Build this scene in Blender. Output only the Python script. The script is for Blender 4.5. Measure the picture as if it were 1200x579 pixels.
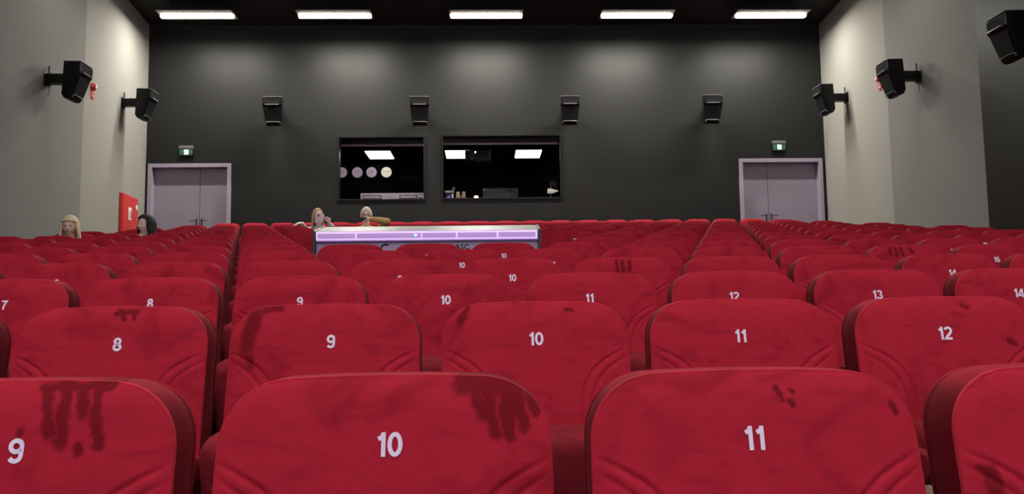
import bpy, bmesh, math, random
from mathutils import Vector, Matrix, noise
sc = bpy.context.scene
for o in list(bpy.data.objects): bpy.data.objects.remove(o)
C = sc.collection
PI = math.pi; sin = math.sin; cos = math.cos
random.seed(7)
# ------------------------------------------------------------------ camera
YAW, PITCH, ROLL, FPX = 0.0321, 0.0919, 0.0130, 958.0
EYE = 1.0576
def cam_axes():
    f = Vector((sin(YAW)*cos(PITCH), cos(YAW)*cos(PITCH), sin(PITCH)))
    r = Vector((cos(YAW), -sin(YAW), 0)); d = -r.cross(f)
    r2 = r*cos(ROLL)+d*sin(ROLL); d2 = -r*sin(ROLL)+d*cos(ROLL)
    return r2, d2, f
r_, d_, f_ = cam_axes()
cd = bpy.data.cameras.new('camera'); cam = bpy.data.objects.new('camera', cd); C.objects.link(cam)
cam.matrix_world = Matrix.Translation((0, 0, EYE)) @ Matrix((r_, -d_, -f_)).transposed().to_4x4()
cd.sensor_fit = 'HORIZONTAL'; cd.sensor_width = 36; cd.lens = FPX*36/1200; cd.clip_start = .05; cd.clip_end = 200
sc.camera = cam
def in_view(x, y, z):
    v = Vector((x, y, z-EYE)); c = v.dot(f_)
    if c < .1: return None
    return 600+FPX*v.dot(r_)/c, 289.5+FPX*v.dot(d_)/c
# ------------------------------------------------------------------ world, exposure, big lights
vs = sc.view_settings; vs.view_transform = 'Standard'; vs.look = 'None'; vs.exposure = 0.0; vs.gamma = 1; vs.use_curve_mapping = False
w = bpy.data.worlds.new('world'); sc.world = w; w.use_nodes = True
w.node_tree.nodes['Background'].inputs[0].default_value = (.8, .75, .85, 1); w.node_tree.nodes['Background'].inputs[1].default_value = .02
CEIL = EYE+6.57; YB = 17.6
P_BACK, E_SCREEN = 195, .95
P_ROW = [0, 17, 6, 7, 42, 62]
STRIP_X = [(-6.09, 0), (-3.18, 0), (.06, 0), (3.32, 0), (6.25, 0)]
def area(name, loc, sx, sy, power, col, rot=(0, 0, 0), spread=PI):
    l = bpy.data.lights.new(name, 'AREA'); l.shape = 'RECTANGLE'; l.size = sx; l.size_y = sy; l.energy = power; l.color = col; l.spread = spread
    o = bpy.data.objects.new(name, l); C.objects.link(o); o.location = loc; o.rotation_euler = rot; return o
ROWS_Y = [16.3, 12.6, 8.6, 4.6, .6, -3.0]
WARM = (1, .965, .86)
# ------------------------------------------------------------------ helpers
def mat(name, col, rough=.6, metal=0, spec=.5, emit=None, es=0, sheen=0, sheen_tint=None, bump=None, var=None, trans=0, alpha=1, coat=0):
    m = bpy.data.materials.new(name); m.use_nodes = True; nt = m.node_tree; b = nt.nodes['Principled BSDF']
    I = b.inputs
    I['Base Color'].default_value = (*col, 1); I['Roughness'].default_value = rough; I['Metallic'].default_value = metal
    I['Specular IOR Level'].default_value = spec; I['Transmission Weight'].default_value = trans; I['Alpha'].default_value = alpha; I['Coat Weight'].default_value = coat
    if emit: I['Emission Color'].default_value = (*emit, 1); I['Emission Strength'].default_value = es
    if sheen: I['Sheen Weight'].default_value = sheen; I['Sheen Roughness'].default_value = .35; I['Sheen Tint'].default_value = (*(sheen_tint or col), 1)
    tc = nt.nodes.new('ShaderNodeTexCoord')
    if bump:
        sc_, st = bump
        n = nt.nodes.new('ShaderNodeTexNoise'); n.inputs['Scale'].default_value = sc_; n.inputs['Detail'].default_value = 5
        bp = nt.nodes.new('ShaderNodeBump'); bp.inputs['Strength'].default_value = st; bp.inputs['Distance'].default_value = .01
        nt.links.new(tc.outputs['Object'], n.inputs['Vector']); nt.links.new(n.outputs['Fac'], bp.inputs['Height']); nt.links.new(bp.outputs['Normal'], I['Normal'])
    if var:
        sc_, amt = var
        n = nt.nodes.new('ShaderNodeTexNoise'); n.inputs['Scale'].default_value = sc_; n.inputs['Detail'].default_value = 6
        mx = nt.nodes.new('ShaderNodeMix'); mx.data_type = 'RGBA'
        mx.inputs[6].default_value = (*[c*(1-amt) for c in col], 1); mx.inputs[7].default_value = (*[min(1, c*(1+amt)) for c in col], 1)
        nt.links.new(tc.outputs['Object'], n.inputs['Vector']); nt.links.new(n.outputs['Fac'], mx.inputs[0]); nt.links.new(mx.outputs[2], I['Base Color'])
    return m
def link_mesh(name, bm, m, parent=None, smooth=True, loc=None, rot=None, recalc=True):
    if recalc: bmesh.ops.recalc_face_normals(bm, faces=bm.faces)
    me = bpy.data.meshes.new(name); bm.to_mesh(me); bm.free()
    if smooth:
        for p in me.polygons: p.use_smooth = True
        try: me.set_sharp_from_angle(angle=math.radians(38))
        except Exception: pass
    for mm in (m if isinstance(m, (list, tuple)) else [m]): me.materials.append(mm)
    o = bpy.data.objects.new(name, me); C.objects.link(o)
    if parent: o.parent = parent
    if loc: o.location = loc
    if rot: o.rotation_euler = rot
    return o
def tag(o, label, cat=None, group=None, kind=None):
    if label: o['label'] = label
    if cat: o['category'] = cat
    if group: o['group'] = group
    if kind: o['kind'] = kind
    return o
def thing(name, label, cat, loc=(0, 0, 0), rot=(0, 0, 0), group=None):
    o = bpy.data.objects.new(name, None); o.empty_display_size = .1; C.objects.link(o); o.location = loc; o.rotation_euler = rot
    return tag(o, label, cat, group)
def structure(name, bm, m, label=None, parent=None, smooth=False):
    o = link_mesh(name, bm, m, parent, smooth)
    if not parent: o['kind'] = 'structure'
    if label: o['label'] = label
    return o
def box(bm, c, s, bev=0, rot=None, seg=2):
    r = bmesh.ops.create_cube(bm, size=1); vs_ = r['verts']
    bmesh.ops.scale(bm, verts=vs_, vec=s)
    if bev:
        es = list({e for v in vs_ for e in v.link_edges})
        g = bmesh.ops.bevel(bm, geom=es, offset=bev, segments=seg, affect='EDGES', profile=.6)
        vs_ = list({v for f in g['faces'] for v in f.verts} | {v for v in vs_ if v.is_valid})
    if rot: bmesh.ops.rotate(bm, verts=vs_, cent=(0, 0, 0), matrix=rot)
    bmesh.ops.translate(bm, verts=vs_, vec=c)
    return vs_
def bx(c, s, bev=0, rot=None):
    bm = bmesh.new(); box(bm, c, s, bev, rot); return bm
def cyl(bm, a, b, r, r2=None, seg=20, caps=True):
    a = Vector(a); b = Vector(b); d = b-a; r2 = r if r2 is None else r2
    g = bmesh.ops.create_cone(bm, cap_ends=caps, segments=seg, radius1=r, radius2=r2, depth=d.length)
    M = Matrix.Translation((a+b)/2) @ d.to_track_quat('Z', 'Y').to_matrix().to_4x4()
    bmesh.ops.transform(bm, matrix=M, verts=g['verts']); return g['verts']
def tube(bm, pts, r, seg=8):
    pts = [Vector(p) for p in pts]; rings = []
    for i, p in enumerate(pts):
        t = (pts[min(i+1, len(pts)-1)]-pts[max(i-1, 0)]).normalized()
        q = t.to_track_quat('Z', 'Y')
        rings.append([bm.verts.new(p+q @ Vector((r*cos(2*PI*k/seg), r*sin(2*PI*k/seg), 0))) for k in range(seg)])
    for A, B in zip(rings, rings[1:]):
        for k in range(seg): bm.faces.new((A[k], A[(k+1) % seg], B[(k+1) % seg], B[k]))
    bm.faces.new(rings[0]); bm.faces.new(rings[-1][::-1])
def prism(bm, pts, y0, y1, axis='x'):
    """closed polygon pts (a,b); extruded along axis from y0 to y1"""
    def v(p, t): return (t, p[0], p[1]) if axis == 'x' else ((p[0], t, p[1]) if axis == 'y' else (p[0], p[1], t))
    A = [bm.verts.new(v(p, y0)) for p in pts]; B = [bm.verts.new(v(p, y1)) for p in pts]
    bm.faces.new(A); bm.faces.new(B[::-1]); n = len(pts)
    for i in range(n): bm.faces.new((A[i], B[i], B[(i+1) % n], A[(i+1) % n]))
def bevel_all(bm, off, seg=2):
    bmesh.ops.recalc_face_normals(bm, faces=bm.faces)
    es = [e for e in bm.edges if len(e.link_faces) == 2 and e.calc_face_angle(0) > .35]
    bmesh.ops.bevel(bm, geom=es, offset=off, segments=seg, affect='EDGES', profile=.6, clamp_overlap=True)
def text_mesh(s, size, bold=.0, shear=0, align='CENTER'):
    cu = bpy.data.curves.new('t', 'FONT'); cu.body = s; cu.size = size; cu.align_x = align; cu.align_y = 'CENTER'; cu.offset = bold; cu.shear = shear; cu.resolution_u = 6
    cu.space_character = 1.08
    o = bpy.data.objects.new('t', cu); C.objects.link(o)
    bpy.context.view_layer.update()
    me = bpy.data.meshes.new_from_object(o.evaluated_get(bpy.context.evaluated_depsgraph_get()))
    bpy.data.objects.remove(o); bpy.data.curves.remove(cu); return me
ORD = ['zeroth', 'first', 'second', 'third', 'fourth', 'fifth', 'sixth', 'seventh', 'eighth', 'ninth', 'tenth', 'eleventh', 'twelfth', 'thirteenth', 'fourteenth', 'fifteenth', 'sixteenth', 'seventeenth', 'eighteenth', 'nineteenth', 'twentieth', 'twenty-first', 'twenty-second']
# ------------------------------------------------------------------ materials
def capsule_mask(nt, coord, caps):
    """strokes brushed into the pile: soft union of capsules (x0,z0,x1,z1,r) in seat coordinates"""
    L = nt.links; out = None
    def M(op, a, b=None, c=None):
        n = nt.nodes.new('ShaderNodeMath'); n.operation = op
        for i, v in enumerate((a, b, c)):
            if v is None: continue
            if hasattr(v, 'node'): L.new(v, n.inputs[i])
            else: n.inputs[i].default_value = v
        return n.outputs[0]
    sp = nt.nodes.new('ShaderNodeSeparateXYZ'); L.new(coord, sp.inputs[0]); X, Z = sp.outputs[0], sp.outputs[2]
    for (x0, z0, x1, z1, r) in caps:
        dx, dz = x1-x0, z1-z0; l2 = dx*dx+dz*dz+1e-9
        px = M('SUBTRACT', X, x0); pz = M('SUBTRACT', Z, z0)
        t = M('MULTIPLY_ADD', px, dx/l2, M('MULTIPLY', pz, dz/l2)); n = t.node; n.use_clamp = True
        qx = M('MULTIPLY_ADD', t, -dx, px); qz = M('MULTIPLY_ADD', t, -dz, pz)
        d = M('SQRT', M('MULTIPLY_ADD', qx, qx, M('MULTIPLY', qz, qz)))
        mr = nt.nodes.new('ShaderNodeMapRange'); mr.interpolation_type = 'SMOOTHSTEP'
        L.new(d, mr.inputs['Value']); mr.inputs['From Min'].default_value = r*1.45; mr.inputs['From Max'].default_value = r*.45
        out = mr.outputs['Result'] if out is None else M('MAXIMUM', out, mr.outputs['Result'])
    return out
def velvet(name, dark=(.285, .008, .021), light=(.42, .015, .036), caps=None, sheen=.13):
    m = bpy.data.materials.new(name); m.use_nodes = True; nt = m.node_tree; L = nt.links; b = nt.nodes['Principled BSDF']; I = b.inputs
    tc = nt.nodes.new('ShaderNodeTexCoord'); oi = nt.nodes.new('ShaderNodeObjectInfo')
    ad = nt.nodes.new('ShaderNodeVectorMath'); ad.operation = 'MULTIPLY_ADD'
    L.new(oi.outputs['Random'], ad.inputs[0]); ad.inputs[1].default_value = (37, 91, 53); L.new(tc.outputs['Object'], ad.inputs[2])
    def nz(scale, detail, dist, vec=(1, 1, 1), rough=.5):
        mp = nt.nodes.new('ShaderNodeMapping'); mp.inputs['Scale'].default_value = vec; L.new(ad.outputs[0], mp.inputs[0])
        n = nt.nodes.new('ShaderNodeTexNoise'); n.inputs['Scale'].default_value = scale; n.inputs['Detail'].default_value = detail; n.inputs['Distortion'].default_value = dist; n.inputs['Roughness'].default_value = rough
        L.new(mp.outputs[0], n.inputs['Vector']); return n.outputs['Fac']
    n1 = nz(4.2, 4, 1.6, (1, 1, 1.3), .55); n2 = nz(9, 3, 2.2, (.6, 1, 1.9))
    ramp = nt.nodes.new('ShaderNodeValToRGB'); L.new(n1, ramp.inputs[0])
    e = ramp.color_ramp.elements; e[0].position = .30; e[0].color = (0.0, 0, 0, 1); e[1].position = .5; e[1].color = (1, 1, 1, 1)
    r2 = nt.nodes.new('ShaderNodeValToRGB'); L.new(n2, r2.inputs[0]); e = r2.color_ramp.elements; e[0].position = .30; e[0].color = (.35, .35, .35, 1); e[1].position = .46; e[1].color = (1, 1, 1, 1)
    mu = nt.nodes.new('ShaderNodeMath'); mu.operation = 'MULTIPLY'; L.new(ramp.outputs[0], mu.inputs[0]); L.new(r2.outputs[0], mu.inputs[1])
    mx = nt.nodes.new('ShaderNodeMix'); mx.data_type = 'RGBA'; L.new(mu.outputs[0], mx.inputs[0]); mx.inputs[6].default_value = (*dark, 1); mx.inputs[7].default_value = (*light, 1)
    col = mx.outputs[2]
    if caps:
        nd = nt.nodes.new('ShaderNodeTexNoise'); nd.inputs['Scale'].default_value = 38; nd.inputs['Detail'].default_value = 3; L.new(tc.outputs['Object'], nd.inputs['Vector'])
        va = nt.nodes.new('ShaderNodeVectorMath'); va.operation = 'MULTIPLY_ADD'; L.new(nd.outputs['Color'], va.inputs[0]); va.inputs[1].default_value = (.024, .024, .024); va.inputs[2].default_value = (-.012, -.012, -.012)
        vb = nt.nodes.new('ShaderNodeVectorMath'); L.new(va.outputs[0], vb.inputs[0]); L.new(tc.outputs['Object'], vb.inputs[1])
        k = capsule_mask(nt, vb.outputs[0], caps)
        m2 = nt.nodes.new('ShaderNodeMix'); m2.data_type = 'RGBA'; L.new(k, m2.inputs[0]); L.new(col, m2.inputs[6]); m2.inputs[7].default_value = (dark[0]*.62, dark[1]*.55, dark[2]*.6, 1); col = m2.outputs[2]
    at = nt.nodes.new('ShaderNodeAttribute'); at.attribute_name = 'panel'; sx_ = nt.nodes.new('ShaderNodeSeparateColor'); L.new(at.outputs['Color'], sx_.inputs[0])  # mask: red holds painted side shade, green the painted rim highlight
    m3 = nt.nodes.new('ShaderNodeMix'); m3.data_type = 'RGBA'; L.new(sx_.outputs[0], m3.inputs[0]); L.new(col, m3.inputs[6]); m3.inputs[7].default_value = (.14, .003, .010, 1)  # gussets darkened: shade and nap look of the sides put into the colour
    m4 = nt.nodes.new('ShaderNodeMix'); m4.data_type = 'RGBA'; L.new(sx_.outputs[1], m4.inputs[0]); L.new(m3.outputs[2], m4.inputs[6]); m4.inputs[7].default_value = (.62, .05, .075, 1); col = m4.outputs[2]  # lit rim of the seat back painted as lighter piping
    L.new(col, I['Base Color'])
    I['Roughness'].default_value = .8; I['Specular IOR Level'].default_value = .12
    I['Sheen Weight'].default_value = sheen; I['Sheen Roughness'].default_value = .4; I['Sheen Tint'].default_value = (1, .12, .15, 1)
    bh = nz(7, 3, 1.8, (.8, 1, 1.4)); fine = nz(420, 2, 0)
    b1 = nt.nodes.new('ShaderNodeBump'); b1.inputs['Strength'].default_value = .28; b1.inputs['Distance'].default_value = .008; L.new(bh, b1.inputs['Height'])
    b2 = nt.nodes.new('ShaderNodeBump'); b2.inputs['Strength'].default_value = .25; b2.inputs['Distance'].default_value = .0006; L.new(fine, b2.inputs['Height']); L.new(b1.outputs[0], b2.inputs['Normal']); L.new(b2.outputs[0], I['Normal'])
    return m
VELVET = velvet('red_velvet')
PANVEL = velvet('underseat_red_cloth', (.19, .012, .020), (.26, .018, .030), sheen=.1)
BLACKPL = mat('black_plastic', (.012, .011, .012), .35, spec=.4)
DARKMET = mat('dark_metal', (.02, .02, .022), .4, metal=.6)
WOOD = mat('pale_beech', (.55, .47, .30), .45, bump=(30, .1), var=(20, .15))
NUMW = mat('white_lilac_thread', (.90, .79, 1.0), .6, bump=(900, .3))
CARPET = mat('dark_carpet', (.022, .016, .018), .95, bump=(300, .6), var=(60, .3), spec=.1)
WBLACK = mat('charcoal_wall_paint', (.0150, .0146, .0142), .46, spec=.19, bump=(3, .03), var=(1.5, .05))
CEILM = mat('black_ceiling', (.018, .017, .017), .6, spec=.25, bump=(80, .2))
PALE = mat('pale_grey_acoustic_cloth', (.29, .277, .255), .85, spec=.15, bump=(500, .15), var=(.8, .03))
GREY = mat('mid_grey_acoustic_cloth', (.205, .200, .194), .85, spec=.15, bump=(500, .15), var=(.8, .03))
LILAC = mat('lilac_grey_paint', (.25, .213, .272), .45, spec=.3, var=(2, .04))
LILACF = mat('lilac_grey_frame_paint', (.30, .255, .33), .4, spec=.35)
HANDLE = mat('dull_handle_metal', (.10, .09, .11), .4, metal=.8)
STEEL = mat('brushed_steel', (.55, .55, .56), .3, metal=1)
SPK = mat('speaker_black', (.0035, .0035, .004), .45, spec=.2, bump=(200, .1))
GRILLE = mat('speaker_grille_cloth', (.006, .006, .007), .8, bump=(900, .5), spec=.2)
LIP = mat('satin_grey_trim', (.20, .19, .21), .3, spec=.6)
RED = mat('signal_red', (.55, .03, .025), .4)
WHITE = mat('white_enamel', (.8, .8, .8), .4)
DIFF = mat('lit_diffuser', (.9, .9, .9), .4, emit=WARM, es=12)
PANEL = mat('lit_ceiling_panel', (.9, .9, .9), .4, emit=(1, 1, .90), es=2.2)
# ------------------------------------------------------------------ the room
D = .949; Y0 = 1.268; STEP = .133; S = .56; NROW = 17
def prof_floor():
    pts = [(-5, 0), (Y0-.42, 0)]
    for n in range(1, NROW):
        y = Y0+n*D-.62
        pts += [(y, (n-1)*STEP), (y, n*STEP)]
    yl = Y0+(NROW-1)*D+.16
    pts += [(yl, (NROW-1)*STEP), (yl, NROW*STEP), (YB+.1, NROW*STEP), (YB+.1, -.4), (-5, -.4)]
    bm = bmesh.new(); prism(bm, pts, -8.2, 8.2, 'x'); return bm
structure('floor', prof_floor(), CARPET, 'dark carpeted stepped floor under the seat rows')
structure('ceiling', bx((0, 6.8, CEIL+.1), (16.8, 25.6, .2)), CEILM, 'black ceiling')
def wall_seg(name, p, q, m, side, label, ext0=0, ext1=0):
    p = Vector((*p, 0)); q = Vector((*q, 0)); d = (q-p).normalized(); p -= d*ext0; q += d*ext1
    nrm = Vector((-d.y, d.x, 0))*side*.2
    bm = bmesh.new(); lo, hi = -.3, CEIL+.02
    A = [p, q, q+nrm, p+nrm]
    prism(bm, [(v.x, v.y) for v in A], lo, hi, 'z')
    return structure(name, bm, m, label)
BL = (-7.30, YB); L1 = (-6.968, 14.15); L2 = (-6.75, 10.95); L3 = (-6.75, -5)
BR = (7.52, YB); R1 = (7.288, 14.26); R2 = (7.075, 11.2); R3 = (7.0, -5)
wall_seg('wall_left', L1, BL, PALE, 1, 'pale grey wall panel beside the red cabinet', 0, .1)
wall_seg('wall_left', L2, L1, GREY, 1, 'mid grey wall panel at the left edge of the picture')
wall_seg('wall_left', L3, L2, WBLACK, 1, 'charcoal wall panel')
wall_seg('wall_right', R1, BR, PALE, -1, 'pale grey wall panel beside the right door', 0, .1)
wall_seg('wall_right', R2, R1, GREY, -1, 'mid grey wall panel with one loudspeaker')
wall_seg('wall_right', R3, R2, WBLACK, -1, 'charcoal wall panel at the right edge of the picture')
structure('wall_front', bx((0, -5.1, 3.6), (16, .2, 8.6)), CEILM, 'black wall behind the screen')
# back wall with openings for two doors and two booth windows (kept as one pierced slab)
TH = .34
FZ = NROW*STEP
DOORS = [(-7.24, -5.47, 4.555), (5.58, 7.44, 4.58)]
WINS = [(-3.19, -1.31, 3.725, 5.125), (-.935, 1.665, 3.735, 5.145)]
def back_wall():
    holes = [(a, b, FZ, t) for a, b, t in DOORS]+WINS
    xs = sorted({-7.9, 8.1, *[h[0] for h in holes], *[h[1] for h in holes]}); zs = sorted({-.3, CEIL+.02, *[h[2] for h in holes], *[h[3] for h in holes]})
    bm = bmesh.new(); V = {}
    def v(i, k, j):
        if (i, k, j) not in V: V[(i, k, j)] = bm.verts.new((xs[i], YB+TH*j, zs[k]))
        return V[(i, k, j)]
    def solid(i, k):
        if i < 0 or k < 0 or i >= len(xs)-1 or k >= len(zs)-1: return False
        cx = (xs[i]+xs[i+1])/2; cz = (zs[k]+zs[k+1])/2
        return not any(h[0] < cx < h[1] and h[2] < cz < h[3] for h in holes)
    for i in range(len(xs)-1):
        for k in range(len(zs)-1):
            if not solid(i, k): continue
            bm.faces.new((v(i, k, 0), v(i+1, k, 0), v(i+1, k+1, 0), v(i, k+1, 0)))
            bm.faces.new((v(i, k, 1), v(i, k+1, 1), v(i+1, k+1, 1), v(i+1, k, 1)))
            if not solid(i-1, k): bm.faces.new((v(i, k, 0), v(i, k+1, 0), v(i, k+1, 1), v(i, k, 1)))
            if not solid(i+1, k): bm.faces.new((v(i+1, k, 0), v(i+1, k, 1), v(i+1, k+1, 1), v(i+1, k+1, 0)))
            if not solid(i, k-1): bm.faces.new((v(i, k, 0), v(i, k, 1), v(i+1, k, 1), v(i+1, k, 0)))
            if not solid(i, k+1): bm.faces.new((v(i, k+1, 0), v(i+1, k+1, 0), v(i+1, k+1, 1), v(i, k+1, 1)))
    return bm
structure('wall_back', back_wall(), WBLACK, 'charcoal back wall with the booth windows')
structure('trim_1', bx((.1, YB-.012, CEIL-.05), (14.8, .024, .10)), CEILM, 'thin dark trim along the top of the back wall')
# doors
def door(idx, x0, x1, zt, seam, hinge_label):
    fr = bmesh.new(); t = .085
    for c, s in (((x0+t/2, YB+.06, (FZ+zt)/2), (t, .20, zt-FZ)), ((x1-t/2, YB+.06, (FZ+zt)/2), (t, .20, zt-FZ)), (((x0+x1)/2, YB+.06, zt-t/2), (x1-x0-2*t, .20, t))):
        box(fr, c, s, .006)
    root = structure('door_%d' % idx, fr, LILACF, hinge_label)
    for a, b in ((x0+t, seam-.003), (seam+.003, x1-t)):
        bm = bx(((a+b)/2, YB+.15, (FZ+zt-t)/2+.004), (b-a-.004, .045, zt-t-FZ-.012), .003)
        lf = structure('door_leaf', bm, LILAC, parent=root)
    sx = 1 if seam < 0 else 1
    for hx, dirx in ((seam+.055, 1), (seam-.055, -1)):
        bm = bmesh.new(); zh = FZ+1.02
        box(bm, (hx, YB+.122, zh+.0), (.035, .012, .20), .004); cyl(bm, (hx, YB+.12, zh+.05), (hx, YB+.07, zh+.05), .011); 
        tube(bm, [(hx, YB+.07, zh+.05), (hx+dirx*.03, YB+.066, zh+.05), (hx+dirx*.14, YB+.066, zh+.05)], .010)
        structure('door_handle', bm, HANDLE, parent=root, smooth=True)
door(1, *DOORS[0], -6.18, 'lilac grey double door at the left end of the back wall')
door(2, *DOORS[1], 6.25, 'lilac grey double door at the right end of the back wall')
# booth windows
GLASS = mat('window_glass', (1, 1, 1), .02, spec=.5, trans=1)
GLASS.node_tree.nodes['Principled BSDF'].inputs['IOR'].default_value = 1.03
BAR = mat('blind_bar_metal', (.42, .33, .45), .3, metal=.7)
for i, (x0, x1, z0, z1) in enumerate(WINS):
    fr = bmesh.new(); t = .035
    box(fr, (x0+t/2-.01, YB-.012, (z0+z1)/2), (t, .04, z1-z0+.02), .004); box(fr, (x1-t/2+.01, YB-.012, (z0+z1)/2), (t, .04, z1-z0+.02), .004)
    box(fr, ((x0+x1)/2, YB-.012, z0+t/2-.01), (x1-x0-t, .04, t), .004); box(fr, ((x0+x1)/2, YB-.012, z1-t/2+.01), (x1-x0-t, .04, t), .004)
    root = structure('window_%d' % (i+1), fr, mat('window_frame_grey', (.016, .015, .015), .5, spec=.1), ('left' if i == 0 else 'right')+' projection booth window in the back wall')
    structure('window_pane', bx(((x0+x1)/2, YB+.20, (z0+z1)/2), (x1-x0-.004, .008, z1-z0-.004)), GLASS, parent=root)
    b = bmesh.new(); cyl(b, (x0+.02, YB+.29, z1-.13), (x1-.02, YB+.29, z1-.13), .022); structure('blind_bar', b, BAR, parent=root, smooth=True)
    structure('rolled_blind', bx(((x0+x1)/2, YB+.295, z1-.055), (x1-x0-.03, .012, .105)), BLACKPL, parent=root)
# booth room behind
BK = mat('booth_black', (.004, .004, .005), .95, spec=.03)
BZ = 5.45
structure('wall_booth_back', bx((-.8, 21.6, 4.0), (8.4, .1, 3.4)), BK, 'dark rear wall of the projection booth')
structure('wall_booth_left', bx((-4.5, 19.78, 4.0), (.1, 3.6, 3.4)), BK, 'dark side wall of the projection booth')
structure('wall_booth_right', bx((2.9, 19.78, 4.0), (.1, 3.6, 3.4)), BK, 'dark side wall of the projection booth')
structure('floor_booth', bx((-.8, 19.78, 2.55), (8.4, 3.6, .1)), BK, 'dark floor of the projection booth')
structure('ceiling_booth', bx((-.8, 19.78, 5.35), (8.4, 3.6, .1)), BK, 'dark ceiling of the projection booth')
# screen that the rows face
SCR = mat('cinema_screen_glow', (.8, .8, .8), .6, emit=(.86, .70, 1.0), es=E_SCREEN)
o = tag(link_mesh('cinema_screen', bx((0, -4.85, 3.9), (11.5, .06, 5.0), .01), SCR, smooth=False), 'large cinema screen glowing pale lilac in front of the seat rows', 'screen')
# ------------------------------------------------------------------ ceiling lights
HANG = .308
def batten(x, y, label, first=[None], group=None):
    w_ = 1.46
    root = thing('ceiling_batten_light', label, 'ceiling light', (x, y, CEIL), group=group)
    if first[0] is None:
        hb = bmesh.new(); box(hb, (0, 0, -HANG+.065), (w_+.03, .13, .05), .008)
        h = link_mesh('housing', hb, LIP, root)
        rp = bmesh.new(); box(rp, (0, 0, -HANG+.046), (w_+.04, .50, .010), .003); rp_ = link_mesh('reflector', rp, mat('dull_reflector', (.42, .42, .40), .6), root)
        d = bmesh.new(); box(d, (0, 0, -HANG+.010), (w_, .10, .052), .016)
        df = link_mesh('diffuser', d, DIFF, root)
        first[0] = [h, df, rp_]
        for sx in (-.5, .5):
            rd = bmesh.new(); cyl(rd, (sx, 0, 0), (sx, 0, -HANG+.08), .005, seg=8); first[0].append(link_mesh('hanging_rod', rd, DARKMET, root))
    else:
        for c in first[0]:
            k = c.copy(); k.parent = root; C.objects.link(k)
    return root
NM = ['leftmost', 'second from the left', 'middle', 'second from the right', 'rightmost']
for ri, y in enumerate(ROWS_Y):
    for k, (x, _) in enumerate(STRIP_X):
        xx = x*16.3/17.08
        batten(xx, y, ('lit white strip light, %s of the five near the back wall' % NM[k]) if ri == 0 else ('white ceiling strip light, %s, in the %s row from the back wall' % (NM[k], ORD[ri+1])), group='strip lights under the black ceiling')
        area('batten_lamp', (xx, y, CEIL-HANG-.036), 1.42, .10, P_BACK*(.72 if k in (0, 4) else 1) if ri == 0 else P_ROW[ri], WARM)
# ------------------------------------------------------------------ seats
ZT = .977; ZB = .43; RC = .105; HW = .247; TAN = math.tan(math.radians(11))
SEAM = [(.262, .866), (.235, .853), (.205, .838), (.175, .820), (.148, .795), (.128, .760), (.117, .715), (.113, .66), (.112, .43)]
SEAM2 = [(.262, .843), (.24, .832), (.212, .816), (.186, .797), (.164, .772), (.147, .738), (.138, .70), (.134, .65), (.133, .43)]
def hwid(z):
    if z <= ZT-RC: return HW+.004*(ZT-RC-z)/.4
    t = min(1, (z-(ZT-RC))/RC)
    return HW-RC+RC*(1-t**2.25)**(1/2.25)
def zarch(x, z): return z-.010*(x/HW)**2*max(0, min(1, (z-.80)/.18))
def dseg(px, pz, a, b):
    dx, dz = b[0]-a[0], b[1]-a[1]; t = max(0, min(1, ((px-a[0])*dx+(pz-a[1])*dz)/(dx*dx+dz*dz)))
    return math.hypot(px-a[0]-t*dx, pz-a[1]-t*dz), (a[0]+t*dx, a[1]+t*dz)
def front_y(x, z, seams=True, arch=0):
    y = (z-ZT)*TAN
    W = max(.02, hwid(min(z, ZT-.001))); u = min(1, abs(x)/W); 
    ev = min(1, (ZT-z)/.10) if z > ZT-.10 else 1
    edge = min(1-(u**6), 1-(1-ev)**4) if u < 1 else 0
    y -= .014*edge
    if seams:
        ax = abs(x)
        if z < .89 and ax > .09:
            for SM, dp in ((SEAM, .0036), (SEAM2, .0033)):
                dd = min(dseg(ax, z, SM[i], SM[i+1])[0] for i in range(len(SM)-1))
                y += dp*math.exp(-(dd/.0036)**2)*min(1, edge*1.4)-.0009*math.exp(-((dd-.009)/.006)**2)*edge
    return y
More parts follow.
